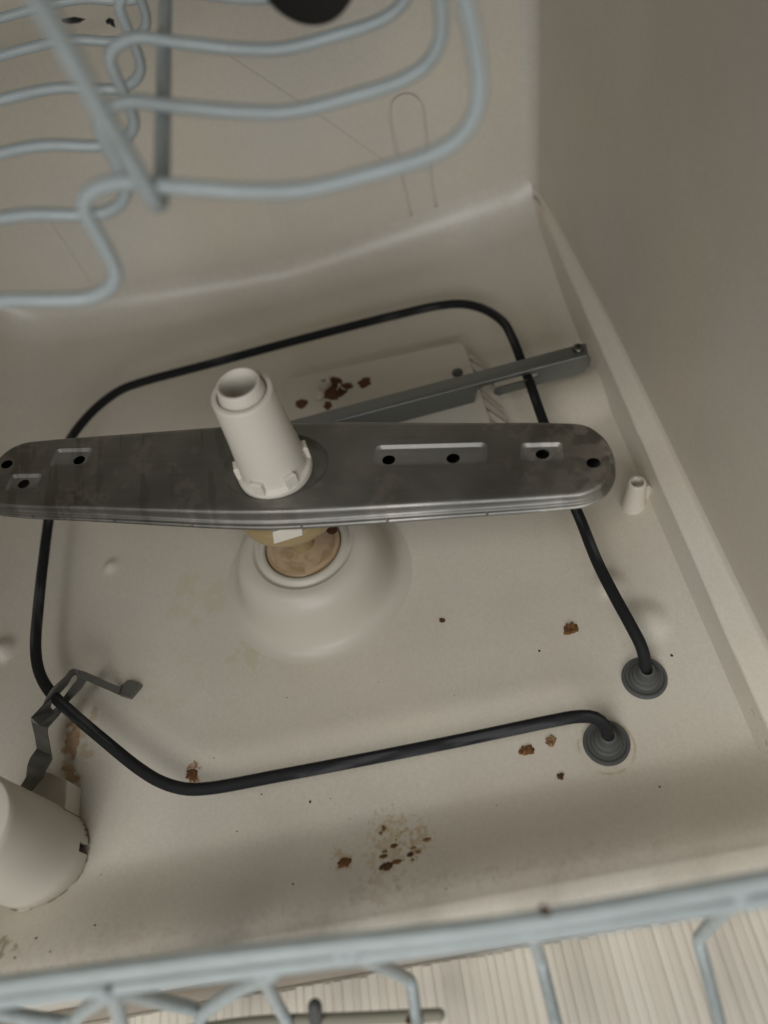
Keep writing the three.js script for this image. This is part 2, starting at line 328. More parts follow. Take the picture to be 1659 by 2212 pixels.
// ---------------------------------------------------------------- open door under the lower rack
{
  const door = thing('dishwasher_door', 'cream ribbed inner panel of the lowered dishwasher door', 'door', V(0, 0, 0.2705));
  mesh('door_panel', box(0.60, 0.035, 0.60, 0, -0.0355, 0.302, 0.002), std({ map: texture(512, 512, (u, v) => { const l = 214 + 10 * (fbm(u * 6, v * 6, 5) - 0.5) + 8 * (noise(u * 300, v * 300, 6) - 0.5); return [l, l - 7, l - 20]; }), roughness: 0.5 }), door);
  const ribMats = [0, 1, 2].map(k => std({ color: new THREE.Color().setRGB(0.70 + 0.03 * k, 0.655 + 0.03 * k, 0.57 + 0.03 * k), roughness: 0.55 }));
  const ribG = [0.0040, 0.0046, 0.0052].map(w => { const s = new THREE.Shape(); s.moveTo(-w / 2, 0); s.lineTo(-w / 2 + 0.0005, 0.0008); s.lineTo(-w / 5, 0.0011); s.lineTo(w / 5, 0.0011); s.lineTo(w / 2 - 0.0005, 0.0008); s.lineTo(w / 2, 0); s.closePath(); return new THREE.ExtrudeGeometry(s, { depth: 1, bevelEnabled: false, steps: 1 }); });
  let x = -0.292, k = 0;
  while (x < 0.292) {
    const r = mesh('rib', ribG[k % 3], ribMats[Math.floor(rnd() * 3)], door);
    r.position.set(x, -0.0004, 0.0035 + rr(0, 0.0015)); r.scale.set(1, rr(0.2, 0.6), 0.070 + rr(-0.006, 0.006)); x += rr(0.0046, 0.0060); k++;
  }
}

// ---------------------------------------------------------------- coarse filter box behind the tower
{
  const f = thing('filter_box', 'flat off-white filter box with slanted side fins and brown residue on top', 'filter box', V(0.07, 0, -0.13));
  const s = new THREE.Shape(), x0 = -0.014, x1 = 0.1535, z0 = -0.1955, z1 = -0.055, r = 0.008;
  s.moveTo(x0 + r, -z0); s.lineTo(x1 - r, -z0); s.quadraticCurveTo(x1, -z0, x1, -z0 - r); s.lineTo(x1 + 0.004, -z1); s.lineTo(x0 + 0.006, -z1); s.lineTo(x0, -z0 - r); s.quadraticCurveTo(x0, -z0, x0 + r, -z0);
  const g = new THREE.ExtrudeGeometry(s, { depth: 0.0225, bevelEnabled: true, bevelSize: 0.0015, bevelThickness: 0.0015, bevelSegments: 4, curveSegments: 10 }).rotateX(-Math.PI / 2).translate(0, 0.0005, 0);
  mesh('cover', local(g, f), M.white, f);
  const fin = new THREE.ExtrudeGeometry(new THREE.Shape([new THREE.Vector2(0, 0), new THREE.Vector2(0.024, 0), new THREE.Vector2(0.0235, 0.002), new THREE.Vector2(0.004, 0.0205), new THREE.Vector2(0.001, 0.022), new THREE.Vector2(0, 0.022)]), { depth: 0.0060, bevelEnabled: true, bevelSize: 0.0006, bevelThickness: 0.0004, bevelSegments: 1 });
  for (let i = 0; i < 10; i++) { const m = mesh('fin', fin, M.white, f); m.position.set(0.1535 + 0.004 * i / 10 - f.position.x, 0.0002, -0.187 + i * 0.0126 - f.position.z); m.rotation.y = -0.5 + rr(-0.12, 0.12); m.scale.set(rr(0.85, 1.1), rr(0.9, 1.02), rr(0.85, 1.15)); }
  const plug = P(988, 803, 0.0265);
  mesh('plug', local(lathe([[0, 0.0275], [0.0028, 0.0275], [0.0041, 0.0268], [0.0046, 0.0255], [0.0046, 0.0235]], 24).translate(plug.x, 0, plug.z), f), M.rubber, f);
  const peg = P(700, 823, 0.031);
  mesh('peg', local(lathe([[0.0060, 0.0245], [0.0056, 0.0275], [0.0050, 0.0312], [0.0042, 0.0322], [0.0030, 0.0322], [0.0025, 0.0312], [0.0024, 0.026]], 28).translate(peg.x, 0, peg.z), f), M.cream, f);
  const peg2 = P(690, 852, 0.027);
  mesh('peg', local(lathe([[0, 0.0276], [0.003, 0.0276], [0.0042, 0.0269], [0.0046, 0.025]], 24).translate(peg2.x, 0, peg2.z), f), M.cream, f);
}

// ---------------------------------------------------------------- heating element with its two grommets
{
  const e = thing('heating_element', 'black heating element rod bent round the tub floor into two grey grommets', 'heating element', P(1310, 1605, 0));
  const y = 0.030;
  const pts = [[1392, 1470, -0.004], [1392, 1455, 0.008], [1393, 1428, 0.018], [1386, 1398, 0.026], [1362, 1350, y], [1330, 1292, y], [1290, 1213, y], [1257, 1130, y], [1236, 1080, y], [1170, 900, 0.031], [1142, 820, 0.033], [1127, 782, 0.033], [1109, 735, 0.032], [1086, 695, y], [1048, 669, y], [1002, 657, y], [950, 660, y], [850, 682, y], [650, 733, y], [450, 787, y], [305, 826, y], [262, 842, y], [216, 874, y], [176, 915, y], [150, 952, y], [129, 1005, y], [109, 1100, y], [95, 1200, y], [82, 1320, y], [77, 1400, y], [85, 1452, y], [108, 1494, y], [152, 1537, y], [222, 1597, y], [300, 1660, y], [348, 1689, y], [400, 1704, y], [450, 1703, y], [600, 1676, y], [800, 1638, y], [1000, 1598, y], [1195, 1557, y], [1248, 1548, y], [1284, 1550, y], [1304, 1565, 0.025], [1312, 1588, 0.014], [1312, 1606, 0.002], [1311, 1616, -0.006]].map(q => P(...q));
  const g = bar(pts, 0.0040, { seg: 420, rad: 16, ends: false });
  mesh('rod', g.map(q => local(q, e)), M.element, e);
  for (const [u, v] of [[1392, 1464], [1310, 1604]]) {
    const p = P(u, v, 0.001), fy = floorY(p.x, p.z);
    const gr = mesh('grommet', local(creased(lathe([[0.0040, 0.0112], [0.0052, 0.0114], [0.0057, 0.0104], [0.0059, 0.0074], [0.0076, 0.0068], [0.0080, 0.0060], [0.0081, 0.0046], [0.0094, 0.0042], [0.0099, 0.0036], [0.0101, 0.0022], [0.0120, 0.0020], [0.0128, 0.0030], [0.0139, 0.0030], [0.0145, 0.0022], [0.0147, 0.0010], [0.0147, -0.002]], 48), 0.7).translate(p.x, fy, p.z), e), M.rubber, e);
    mesh('collar', local(lathe([[0.0039, 0.0150], [0.0050, 0.0150], [0.0054, 0.0140], [0.0055, 0.009]], 32).translate(p.x, fy, p.z), e), M.rubber, gr);
  }
}

// ---------------------------------------------------------------- steel bracket over the filter box
{
  const bz = (x, y) => [548.6 + x * 0.496, 631 + y * 0.496], yb = 0.047;
  const a = P(...bz(350, 556), yb), b = P(...bz(1452, 268), yb);
  const dir = b.clone().sub(a).setY(0).normalize(), n = V(-dir.z, 0, dir.x);
  const br = thing('support_bracket', 'grey steel angle bracket screwed down at its right end, slotted over the black rod', 'bracket', V(b.x, 0, b.z));
  const poly = [[300, 569], [350, 556], [1452, 268], [1464, 284], [1458, 318], [1430, 346], [1385, 362], [1235, 398], [1165, 417], [1062, 446], [1046, 438], [1048, 424], [1062, 414], [1170, 386], [1218, 372], [1240, 358], [1234, 348], [1190, 352], [1100, 376], [1000, 404], [968, 424], [957, 474], [640, 560], [420, 618], [300, 640]];
  const s = new THREE.Shape(poly.map(q => { const p = PP(...bz(...q), a, n); return new THREE.Vector2(p.clone().sub(a).dot(dir), p.y); }));
  const web = new THREE.ExtrudeGeometry(s, { depth: 0.0012, bevelEnabled: true, bevelSize: 0.0003, bevelThickness: 0.0003, bevelSegments: 2 });
  web.applyMatrix4(new THREE.Matrix4().makeBasis(dir, V(0, 1, 0), dir.clone().cross(V(0, 1, 0)))).translate(a.x, 0, a.z);
  mesh('web', local(web, br), M.bracket, br);
  // flange with a rolled edge, running back from the fold
  const back = [[130, 569], [180, 556], [1425, 226], [1445, 224]].map(q => P(...bz(...q), yb));
  const fold = [[300, 569], [350, 556], [1440, 271], [1455, 267]].map(q => P(...bz(...q), yb));
  const rings = back.map((p, i) => {
    const q = fold[i], w = p.clone().sub(q), l = w.length(); w.normalize();
    const at = (t, y) => q.clone().addScaledVector(w, t).setY(yb + y);
    return [at(-0.0012, -0.003), at(-0.0010, -0.0012), at(-0.0004, -0.0002), at(0.0006, 0.0003), at(l - 0.0003, 0.0003), at(l, -0.0001), at(l, -0.001), at(0.0015, -0.0012)];
  });
  mesh('flange', local(loft(rings, { capStart: true, capEnd: true, crease: 0.9 }), br), M.bracket, br);
  const sp = P(1249, 750, yb + 0.002);
  const ev = new Evaluator(); ev.useGroups = false; ev.attributes = ['position', 'normal'];
  const head = new Brush(lathe([[0, -0.0004], [0.0048, -0.0004], [0.0048, 0.0008], [0.0042, 0.0019], [0.0028, 0.0028], [0, 0.0031]], 32)), c1 = new Brush(new THREE.BoxGeometry(0.0048, 0.003, 0.0011)), c2 = new Brush(new THREE.BoxGeometry(0.0011, 0.003, 0.0048));
  c1.position.y = c2.position.y = 0.003; c1.updateMatrixWorld(); c2.updateMatrixWorld(); head.updateMatrixWorld();
  const cut = ev.evaluate(ev.evaluate(head, c1, SUBTRACTION), c2, SUBTRACTION).geometry;
  const sc = mesh('screw', cut, M.screw, br); sc.position.set(sp.x - br.position.x, yb + 0.0005, sp.z - br.position.z); sc.rotation.y = 0.3;
  mesh('bracket_seat', lathe([[0.0036, 0.026], [0.0040, 0.030], [0.0040, yb - 0.0015], [0, yb - 0.0013]], 24).translate(sp.x - 0.001, 0, sp.z - 0.001), M.white, tub);
  mesh('fold', bar([a, a.clone().lerp(b, 0.5), b.clone().addScaledVector(dir, -0.0015)].map(p => V(p.x + n.x * 0.0009, yb - 0.0006, p.z + n.z * 0.0009)), 0.0013, { rad: 16 }).map(q => local(q, br)), M.bracket, br);
}

// ---------------------------------------------------------------- wash arm
{
  const arm = thing('spray_arm', 'long stainless steel wash arm with round jets and a white centre tower', 'spray arm', V(0, 0, 0));
  const yT = 0.132, yaw = -0.237;                                // drawn along x, then turned
  const rear = [[0.000, -0.0395], [0.030, -0.0388], [0.120, -0.0342], [0.178, -0.0314], [0.195, -0.0288], [0.2030, -0.0222], [0.2075, -0.0125], [0.2086, -0.0015]];
  const front = [[0.2074, 0.0095], [0.2022, 0.0185], [0.1930, 0.0242], [0.178, 0.0262], [0.100, 0.0308], [0.030, 0.0345]];
  const right = [...rear, ...front], left = right.map(p => [-p[0], -p[1] - 0.004]);
  const rawPts = [...right, [0, 0.0352], ...left.slice(1)];
  const oc = new THREE.CatmullRomCurve3(rawPts.map(p => V(p[0], 0, p[1])), true, 'centripetal');
  const N = 300, ring = []; for (let i = 0; i < N; i++) ring.push(oc.getPointAt(i / N));
  const nor = ring.map((p, i) => { const t = ring[(i + 1) % N].clone().sub(ring[(i + N - 1) % N]).normalize(); return V(t.z, 0, -t.x); });
  const off = (d, y) => ring.map((p, i) => V(p.x + nor[i].x * d, y, p.z + nor[i].z * d));
  if (off(0.01, 0)[0].z > ring[0].z) nor.forEach(n => n.negate());
  const yF = (p, y) => y;
  const turn = g => g.rotateY(yaw);
  const uvArm = g => { const p = g.attributes.position, u = new Float32Array(p.count * 2); for (let i = 0; i < p.count; i++) { u[2 * i] = (p.getX(i) + 0.25) / 0.5; u[2 * i + 1] = (p.getZ(i) + p.getY(i) * 0.5 + 0.05) / 0.25; } g.setAttribute('uv', new THREE.BufferAttribute(u, 2)); return g; };
  // skin from the top edge down over the crimped rim to the underside
  const rings = [[-0.0034, yT], [-0.0016, yT - 0.0002], [-0.0006, yT - 0.0008], [0, yT - 0.0020], [0.0003, yT - 0.0034], [0.0008, yT - 0.0078], [0.0016, yT - 0.0086], [0.0028, yT - 0.0088], [0.0034, yT - 0.0092], [0.0036, yT - 0.0099], [0.0036, yT - 0.0124], [0.0044, yT - 0.0130], [0.0048, yT - 0.0137], [0.0046, yT - 0.0152], [0.0036, yT - 0.0160], [0.0010, yT - 0.0168], [-0.0026, yT - 0.0190], [-0.0060, yT - 0.0225], [-0.0120, yT - 0.0252]].map(q => off(q[0] > 0 ? q[0] * 0.75 : q[0], 0).map(p => { const k = 0.56 + 0.42 * (1 - Math.min(1, Math.abs(p.x) / 0.205)); return V(p.x, yT + (q[1] - yT) * k, p.z); }));
  mesh('shell', turn(uvArm(loft(rings, { capEnd: true, crease: 0.75 }))), M.steel, arm);
  // crimp tabs along the rim
  for (const [t0, sgn] of [[-0.165, 1], [-0.105, 1], [-0.05, 1], [0.02, 1], [0.075, 1], [0.135, 1], [-0.12, -1], [0.02, -1], [0.13, -1]]) {
    let best = 0, bd = 9; ring.forEach((p, i) => { const d = Math.abs(p.x - t0) + (Math.sign(p.z) === sgn ? 0 : 1); if (d < bd) { bd = d; best = i; } });
    const p = ring[best], n = nor[best];
    mesh('crimp', turn(uvArm(box(0.0014, 0.0036, 0.0020, 0, yT - 0.0150 * (0.56 + 0.42 * (1 - Math.abs(t0) / 0.205)), 0, 0.0005).rotateY(Math.atan2(n.x, n.z)).translate(p.x + n.x * 0.0026, 0, p.z + n.z * 0.0026))), M.steel, arm);
  }
  // top plate: trays pressed into it, jets cut through
  const inv = V(0, 1, 0), toArm = p => p.clone().applyAxisAngle(inv, -yaw);
  const jets = [[15, 1003], [48, 1042], [168, 991], [838, 995], [978, 990], [1172, 977], [1282, 1000]].map(q => toArm(P(q[0], q[1], yT)));
  const plate = new THREE.Shape(off(-0.0034, 0).map(p => new THREE.Vector2(p.x, -p.z)));
  const rrect = (x0, x1, z0, z1, r, T = THREE.Path) => { const s = new T(); s.moveTo(x0 + r, -z0); s.lineTo(x1 - r, -z0); s.quadraticCurveTo(x1, -z0, x1, -z0 - r); s.lineTo(x1, -z1 + r); s.quadraticCurveTo(x1, -z1, x1 - r, -z1); s.lineTo(x0 + r, -z1); s.quadraticCurveTo(x0, -z1, x0, -z1 + r); s.lineTo(x0, -z0 - r); s.quadraticCurveTo(x0, -z0, x0 + r, -z0); return s; };
  const circle = (x, z, r) => { const h = new THREE.Path(); h.absellipse(x, -z, r, r * 0.9, 0, Math.PI * 2, true); return h; };
  const rJ = 0.0042;
  const trays = [{ r: [0.0645, 0.1357, -0.0165, 0.0012], ids: [3, 4] }, { r: [0.1563, 0.1815, -0.0150, 0.0002], ids: [5] }, { r: [-0.1640, -0.1360, -0.0215, -0.0052], ids: [2] }, { r: [-0.1900, -0.1660, 0.0005, 0.0150], ids: [1] }];
  const inTray = new Set(trays.flatMap(t => t.ids));
  jets.forEach((p, i) => { if (!inTray.has(i)) plate.holes.push(circle(p.x, p.z, rJ)); });
  const hub = 0.0360, hubZ = 0.0275, hubDrop = 0.0026;
  const hubHole = new THREE.Path(); hubHole.absellipse(0, 0.0015, hub, hubZ, 0, Math.PI * 2, true); plate.holes.push(hubHole);
  trays.forEach(t => plate.holes.push(rrect(...t.r, 0.003)));
  mesh('top_plate', turn(uvArm(new THREE.ShapeGeometry(plate, 12).rotateX(-Math.PI / 2).translate(0, yT, 0))), M.steel, arm);
  trays.forEach(t => {
    const o = rrect(...t.r, 0.003).getSpacedPoints(64), i = rrect(t.r[0] + 0.0022, t.r[1] - 0.0022, t.r[2] + 0.0022, t.r[3] - 0.0022, 0.002).getSpacedPoints(64);
    const lerp = (k, y) => o.map((p, n) => V(p.x + (i[n].x - p.x) * k, yT + y, -(p.y + (i[n].y - p.y) * k)));
    const side = loft([lerp(0, 0), lerp(0.2, -0.0002), lerp(0.8, -0.0017), lerp(1, -0.0019)], {});
    const fl = rrect(t.r[0] + 0.0022, t.r[1] - 0.0022, t.r[2] + 0.0022, t.r[3] - 0.0022, 0.002, THREE.Shape);
    t.ids.forEach(k => fl.holes.push(circle(jets[k].x, clamp(jets[k].z, t.r[2] + 0.0068, t.r[3] - 0.0068), rJ)));
    mesh('jet_tray', [turn(uvArm(side)), turn(uvArm(new THREE.ShapeGeometry(fl, 12).rotateX(-Math.PI / 2).translate(0, yT - 0.0019, 0)))], M.scaled, arm);
  });
  const circ = (r, y) => { const k = smooth(0.026, hub, r), rz = r + (r - hub + hubZ - r) * k; return Array.from({ length: 72 }, (_, i) => V(r * Math.cos(i / 36 * Math.PI), y, -rz * Math.sin(i / 36 * Math.PI) - 0.0015 * k)); };
  mesh('hub_dish', turn(uvArm(loft([circ(hub, yT), circ(hub - 0.001, yT - 0.0003), circ(hub - 0.0035, yT - hubDrop), circ(0.0262, yT - hubDrop - 0.0003), circ(0.0255, yT - hubDrop + 0.0005), circ(0.0248, yT - hubDrop + 0.0004), circ(0.0240, yT - 0.002), circ(0.012, yT - 0.0022)], {}))), M.steel, arm);
  // white tower through the hub
  const tower = mesh('tower', lathe([[0.0245, yT - 0.004], [0.0248, yT + 0.0008], [0.0243, yT + 0.0028], [0.0226, yT + 0.0036], [0.0219, yT + 0.0046], [0.0216, yT + 0.010], [0.0197, yT + 0.038], [0.0186, yT + 0.0675], [0.0183, yT + 0.0693], [0.0175, yT + 0.0700], [0.0154, yT + 0.0700], [0.0150, yT + 0.0695], [0.0148, yT + 0.05]], 64), M.tower, arm);
  for (const a of [-0.15, 1.05, 2.0, 3.05, 4.4, 5.4]) mesh('lug', box(0.0034, 0.0115, 0.0078, 0, yT + 0.0010, 0, 0.0011).translate(0.0226, 0, 0).rotateY(-a), M.tower, tower);
  mesh('inner_tube', lathe([[0.0142, yT + 0.045], [0.0143, yT + 0.0690], [0.0134, yT + 0.0718], [0.0130, yT + 0.0758], [0.0126, yT + 0.0768], [0.0116, yT + 0.0771], [0.0109, yT + 0.0765], [0.0104, yT + 0.072], [0.0100, yT + 0.054], [0.0094, yT + 0.052], [0.0058, yT + 0.0515], [0.0054, yT + 0.0495], [0.0052, yT + 0.029]], 56), M.tower, tower);
  mesh('tube_bottom', lathe([[0, yT + 0.030], [0.0056, yT + 0.030]], 24), M.tower, tower);
  mesh('hub_ring', lathe([[0.020, yT - 0.020], [0.0350, yT - 0.026], [0.0372, yT - 0.029], [0.0375, yT - 0.0360], [0.0362, yT - 0.0395], [0.0340, yT - 0.0395], [0.0332, yT - 0.036], [0.020, yT - 0.033]], 64), M.amber, arm);
  const cp = P(619, 1145, yT - 0.0255);
  mesh('white_clip', new THREE.ExtrudeGeometry(new THREE.Shape([[-0.0098, 0], [0.0085, 0], [0.0105, 0.0085], [-0.0078, 0.0085]].map(q => new THREE.Vector2(...q))), { depth: 0.006, bevelEnabled: true, bevelSize: 0.0006, bevelThickness: 0.0006, bevelSegments: 2 }).rotateX(-0.25).rotateY(0.12).translate(cp.x, cp.y - 0.0045, cp.z - 0.001), M.tower, arm);
}
// tan cap inside the mound rim
{
  const cap = thing('pump_cap', 'brown translucent pump cap set in the round mound under the steel arm', 'pump cap', V(-0.0035, 0.0435, 0.001));
  mesh('disc', lathe([[0.0290, -0.006], [0.0283, -0.0008], [0.0270, 0.0004], [0.0220, 0.0016], [0, 0.0022]], 64), M.tan, cap);
  mesh('neck', lathe([[0.0090, 0.000], [0.0085, 0.010], [0.0080, 0.065]], 40), M.amber, cap);
  const sp = P(716, 1143, 0.046).sub(cap.position);
  mesh('cap_screw', lathe([[0, 0.0030], [0.0012, 0.0030], [0.0022, 0.0022], [0.0036, 0.0024], [0.0040, 0.0005], [0.004, -0.002]], 20).translate(sp.x, 0.0015, sp.z), M.crumbDark, cap);
}

// ---------------------------------------------------------------- bent clip holding the rod
{
  const z4 = (x, y) => [x * 0.215, 1399 + y * 0.215];
  const foot = P(...z4(1300, 410), 0.002);
  const clip = thing('element_clip', 'dull grey bent metal clip gripping the black rod beside the round float cap', 'clip', V(foot.x, 0, foot.z));
  const strip = (rows, th) => loft(rows.map(r => { const a = P(...z4(r[0], r[1]), r[4]), b = P(...z4(r[2], r[3]), r[5] ?? r[4]); const d = V(0, -th, 0); return [a, b, b.clone().add(d), a.clone().add(d)]; }), { capStart: true, capEnd: true, crease: 0.7 });
  mesh('strap', local(strip([[1215, 398, 1185, 470, 0.006], [1100, 350, 1075, 420, 0.012], [950, 282, 930, 358, 0.020], [850, 238, 862, 325, 0.0245], [780, 222, 800, 300, 0.0262]], 0.0014), clip), M.clip, clip);
  mesh('foot', local(strip([[1285, 320, 1195, 400, 0.0035], [1345, 340, 1195, 470, 0.0035], [1405, 378, 1300, 500, 0.0035]], 0.005), clip), M.clip, clip);
  // forked part: the left prong passes over the rod, the right one under it
  const sh = new THREE.Shape([[735, 210], [770, 215], [850, 242], [862, 325], [810, 405], [690, 530], [612, 640], [545, 720], [472, 802], [395, 780], [312, 742], [312, 700], [360, 650], [430, 575], [462, 500], [510, 420], [590, 345], [650, 290], [700, 225]].map(q => new THREE.Vector2(...q)));
  const hp = pts => { const h = new THREE.Path(); pts.forEach((p, i) => i ? h.lineTo(...p) : h.moveTo(...p)); h.closePath(); return h; };
  sh.holes.push(hp([[740, 268], [765, 275], [775, 300], [768, 325], [715, 390], [650, 480], [560, 600], [528, 628], [500, 592], [505, 560], [560, 480], [610, 435], [675, 360], [715, 290]]));
  const g = new THREE.ExtrudeGeometry(sh, { depth: 1, bevelEnabled: false });
  const pa = g.attributes.position;
  for (let i = 0; i < pa.count; i++) {
    const x = pa.getX(i), y = pa.getY(i), s = ((x - 600) * 530 + (y - 440) * 350) / 635, along = clamp((y - 640) / 160);
    const h = 0.0372 - 0.014 * smooth(-60, 60, s) * (1 - along) - 0.006 * along;
    const p = P(...z4(x, y), h); pa.setXYZ(i, p.x, p.y - 0.0014 * pa.getZ(i), p.z);
  }
  g.computeVertexNormals();
  mesh('fork', local(g, clip), M.clip, clip);
  mesh('tail', local(strip([[312, 740, 472, 802, 0.031, 0.030], [330, 810, 470, 850, 0.028], [352, 910, 485, 930, 0.024], [368, 1015, 510, 1075, 0.024], [335, 1060, 517, 1110, 0.030, 0.026], [300, 1110, 505, 1140, 0.034, 0.029], [272, 1190, 450, 1235, 0.035, 0.031], [262, 1300, 428, 1300, 0.033, 0.030], [190, 1415, 275, 1470, 0.028]], 0.0016), clip), M.clip, clip);
}

// ---------------------------------------------------------------- float cap
{
  const c = V(-0.2043, 0, 0.1761);
  const fl = thing('float_cap', 'tall round off-white float cover standing on the floor, dark notch in its base rim', 'float cover', c);
  const ev = new Evaluator(); ev.useGroups = false; ev.attributes = ['position', 'normal'];
  const dome = new Brush(mergeVertices(lathe([[0.0318, 0.0004], [0.0318, 0.004], [0.0315, 0.03], [0.0310, 0.06], [0.0305, 0.086], [0.0300, 0.0885], [0.0288, 0.0902], [0.0270, 0.0908], [0.0003, 0.0912], [0.0003, 0.088], [0.0275, 0.087], [0.0285, 0.03], [0.0288, 0.0004], [0.0318, 0.0004]], 120), 1e-6));
  dome.updateMatrixWorld();
  let res = dome;
  const cutBox = (a, w, h, y) => { const b = new Brush(new THREE.BoxGeometry(0.012, h, w)); b.position.set(0.0305 * Math.cos(a), y, -0.0305 * Math.sin(a)); b.rotation.y = a; b.updateMatrixWorld(); res = ev.evaluate(res, b, SUBTRACTION); };
  cutBox(-0.02, 0.0062, 0.024, 0.000);
  for (let k = 0; k < 6; k++) cutBox(0.28 + k * 0.12, 0.0016 + 0.0006 * (k % 2), 0.0050 - 0.0005 * k, 0.0010);
  mesh('cover', creased(res.geometry, 0.6), M.white, fl);
  const f1 = P(62, 1974, 0.003).sub(c);
  mesh('tab', box(0.0085, 0.009, 0.008, f1.x, 0, f1.z - 0.002, 0.0012), M.white, fl);
  const poly = [[95, 1668], [108, 1672], [143, 1688], [139, 1745], [60, 1745], [45, 1716]].map(q => P(...q, 0.020)), s = new THREE.Shape(poly.map(p => new THREE.Vector2(p.x - c.x, -(p.z - c.z))));
  mesh('block', new THREE.ExtrudeGeometry(s, { depth: 0.0185, bevelEnabled: true, bevelSize: 0.0008, bevelThickness: 0.0008, bevelSegments: 2 }).rotateX(-Math.PI / 2).translate(0, 0.0008, 0), M.white, fl);
}

// ---------------------------------------------------------------- upper rack
{
  const rack = thing('upper_rack', 'blue-grey coated wire upper rack hanging above the tub floor', 'dish rack', V(0, 0.35, -0.1));
  const prof = [[0, 650], [130, 648], [200, 641], [240, 617], [250, 588], [232, 545], [196, 482], [181, 448], [190, 420], [228, 400], [272, 393], [330, 399], [420, 407], [530, 413], [650, 410], [800, 375], [930, 335], [992, 297], [1026, 248], [1036, 190], [1024, 90], [1005, 0], [985, -110]].map(q => PZ(q[0], q[1], 0.05));
  prof.unshift(V(-0.21, prof[0].y + 0.004, 0.05), V(-0.15, prof[0].y, 0.05)); prof.unshift(V(-0.217, 0.48, 0.05), V(-0.2165, 0.36, 0.05));
  prof.push(V(prof[prof.length - 1].x - 0.0015, 0.48, 0.05));
  for (let k = 0; k < 6; k++) {
    const dz = -0.0625 * k, w = prof.map((p, i) => V(p.x - (i > 15 ? 0.0022 * k * smooth(15, 24, i) : 0), p.y, 0.05 + dz));
    mesh('cross_wire', bar(w, 0.0030, { seg: 200, rad: 12 }).map(q => local(q, rack)), M.wire, rack);
  }
  // lengthwise wires that turn up at the front
  const x0 = 0.0125;
  mesh('lengthwise_wire', bar([V(x0, 0.48, 0.098), PX(20, -90, x0), PX(75, -10, x0), PX(205, 218, x0), PX(300, 378, x0), PX(326, 424, x0), PX(339, 440, x0), PX(348, 425, x0), PX(350, 380, x0), PX(353, 200, x0), PX(358, -10, x0), V(x0, 0.359, -0.27)], 0.0034, { seg: 160, rad: 14 }).map(q => local(q, rack)), M.wire, rack);
  const x1 = -0.135;
  mesh('lengthwise_wire', bar([V(x1, 0.48, 0.098), V(x1, 0.36, 0.056), V(x1, 0.325, 0.045), V(x1, 0.322, 0.03), V(x1, 0.322, -0.27)], 0.0026, { seg: 80 }).map(q => local(q, rack)), M.wire, rack);
  // rim
  mesh('rim', bar([V(0.130, 0.48, 0.06), V(0.128, 0.48, 0.09), V(0.115, 0.48, 0.099), V(-0.20, 0.48, 0.099), V(-0.215, 0.48, 0.09), V(-0.218, 0.48, 0.06), V(-0.218, 0.48, -0.26), V(-0.21, 0.48, -0.275), V(0.105, 0.48, -0.275), V(0.117, 0.48, -0.262), V(0.130, 0.48, 0.06)], 0.003, { seg: 200, ends: false }).map(q => local(q, rack)), M.wire, rack);
}
// dark cup lying in the rack, only its edge in view
{
  const at = P(745, -42, 0.372);
  const cup = thing('black_cup', 'small black plastic cup lying tipped over in the upper rack', 'cup', V(at.x, 0.372, at.z - 0.03));
  const body = lathe([[0, 0.052], [0.018, 0.052], [0.0215, 0.049], [0.0225, 0.044], [0.0262, 0.004], [0.0270, 0.001], [0.0262, 0], [0.0250, 0.001], [0.0208, 0.044], [0.019, 0.048], [0, 0.0485]], 40);
  const m = mesh('cup_body', body, M.black, cup); m.rotation.set(1.75, 0, 0.35); m.position.set(0, 0.012, -0.02);
  const h = mesh('cup_handle', bar([V(0.022, 0.042, 0), V(0.036, 0.040, 0), V(0.041, 0.026, 0), V(0.036, 0.012, 0), V(0.024, 0.010, 0)], 0.003, { seg: 40 }), M.black, m); h.rotation.y = 2.2;
}

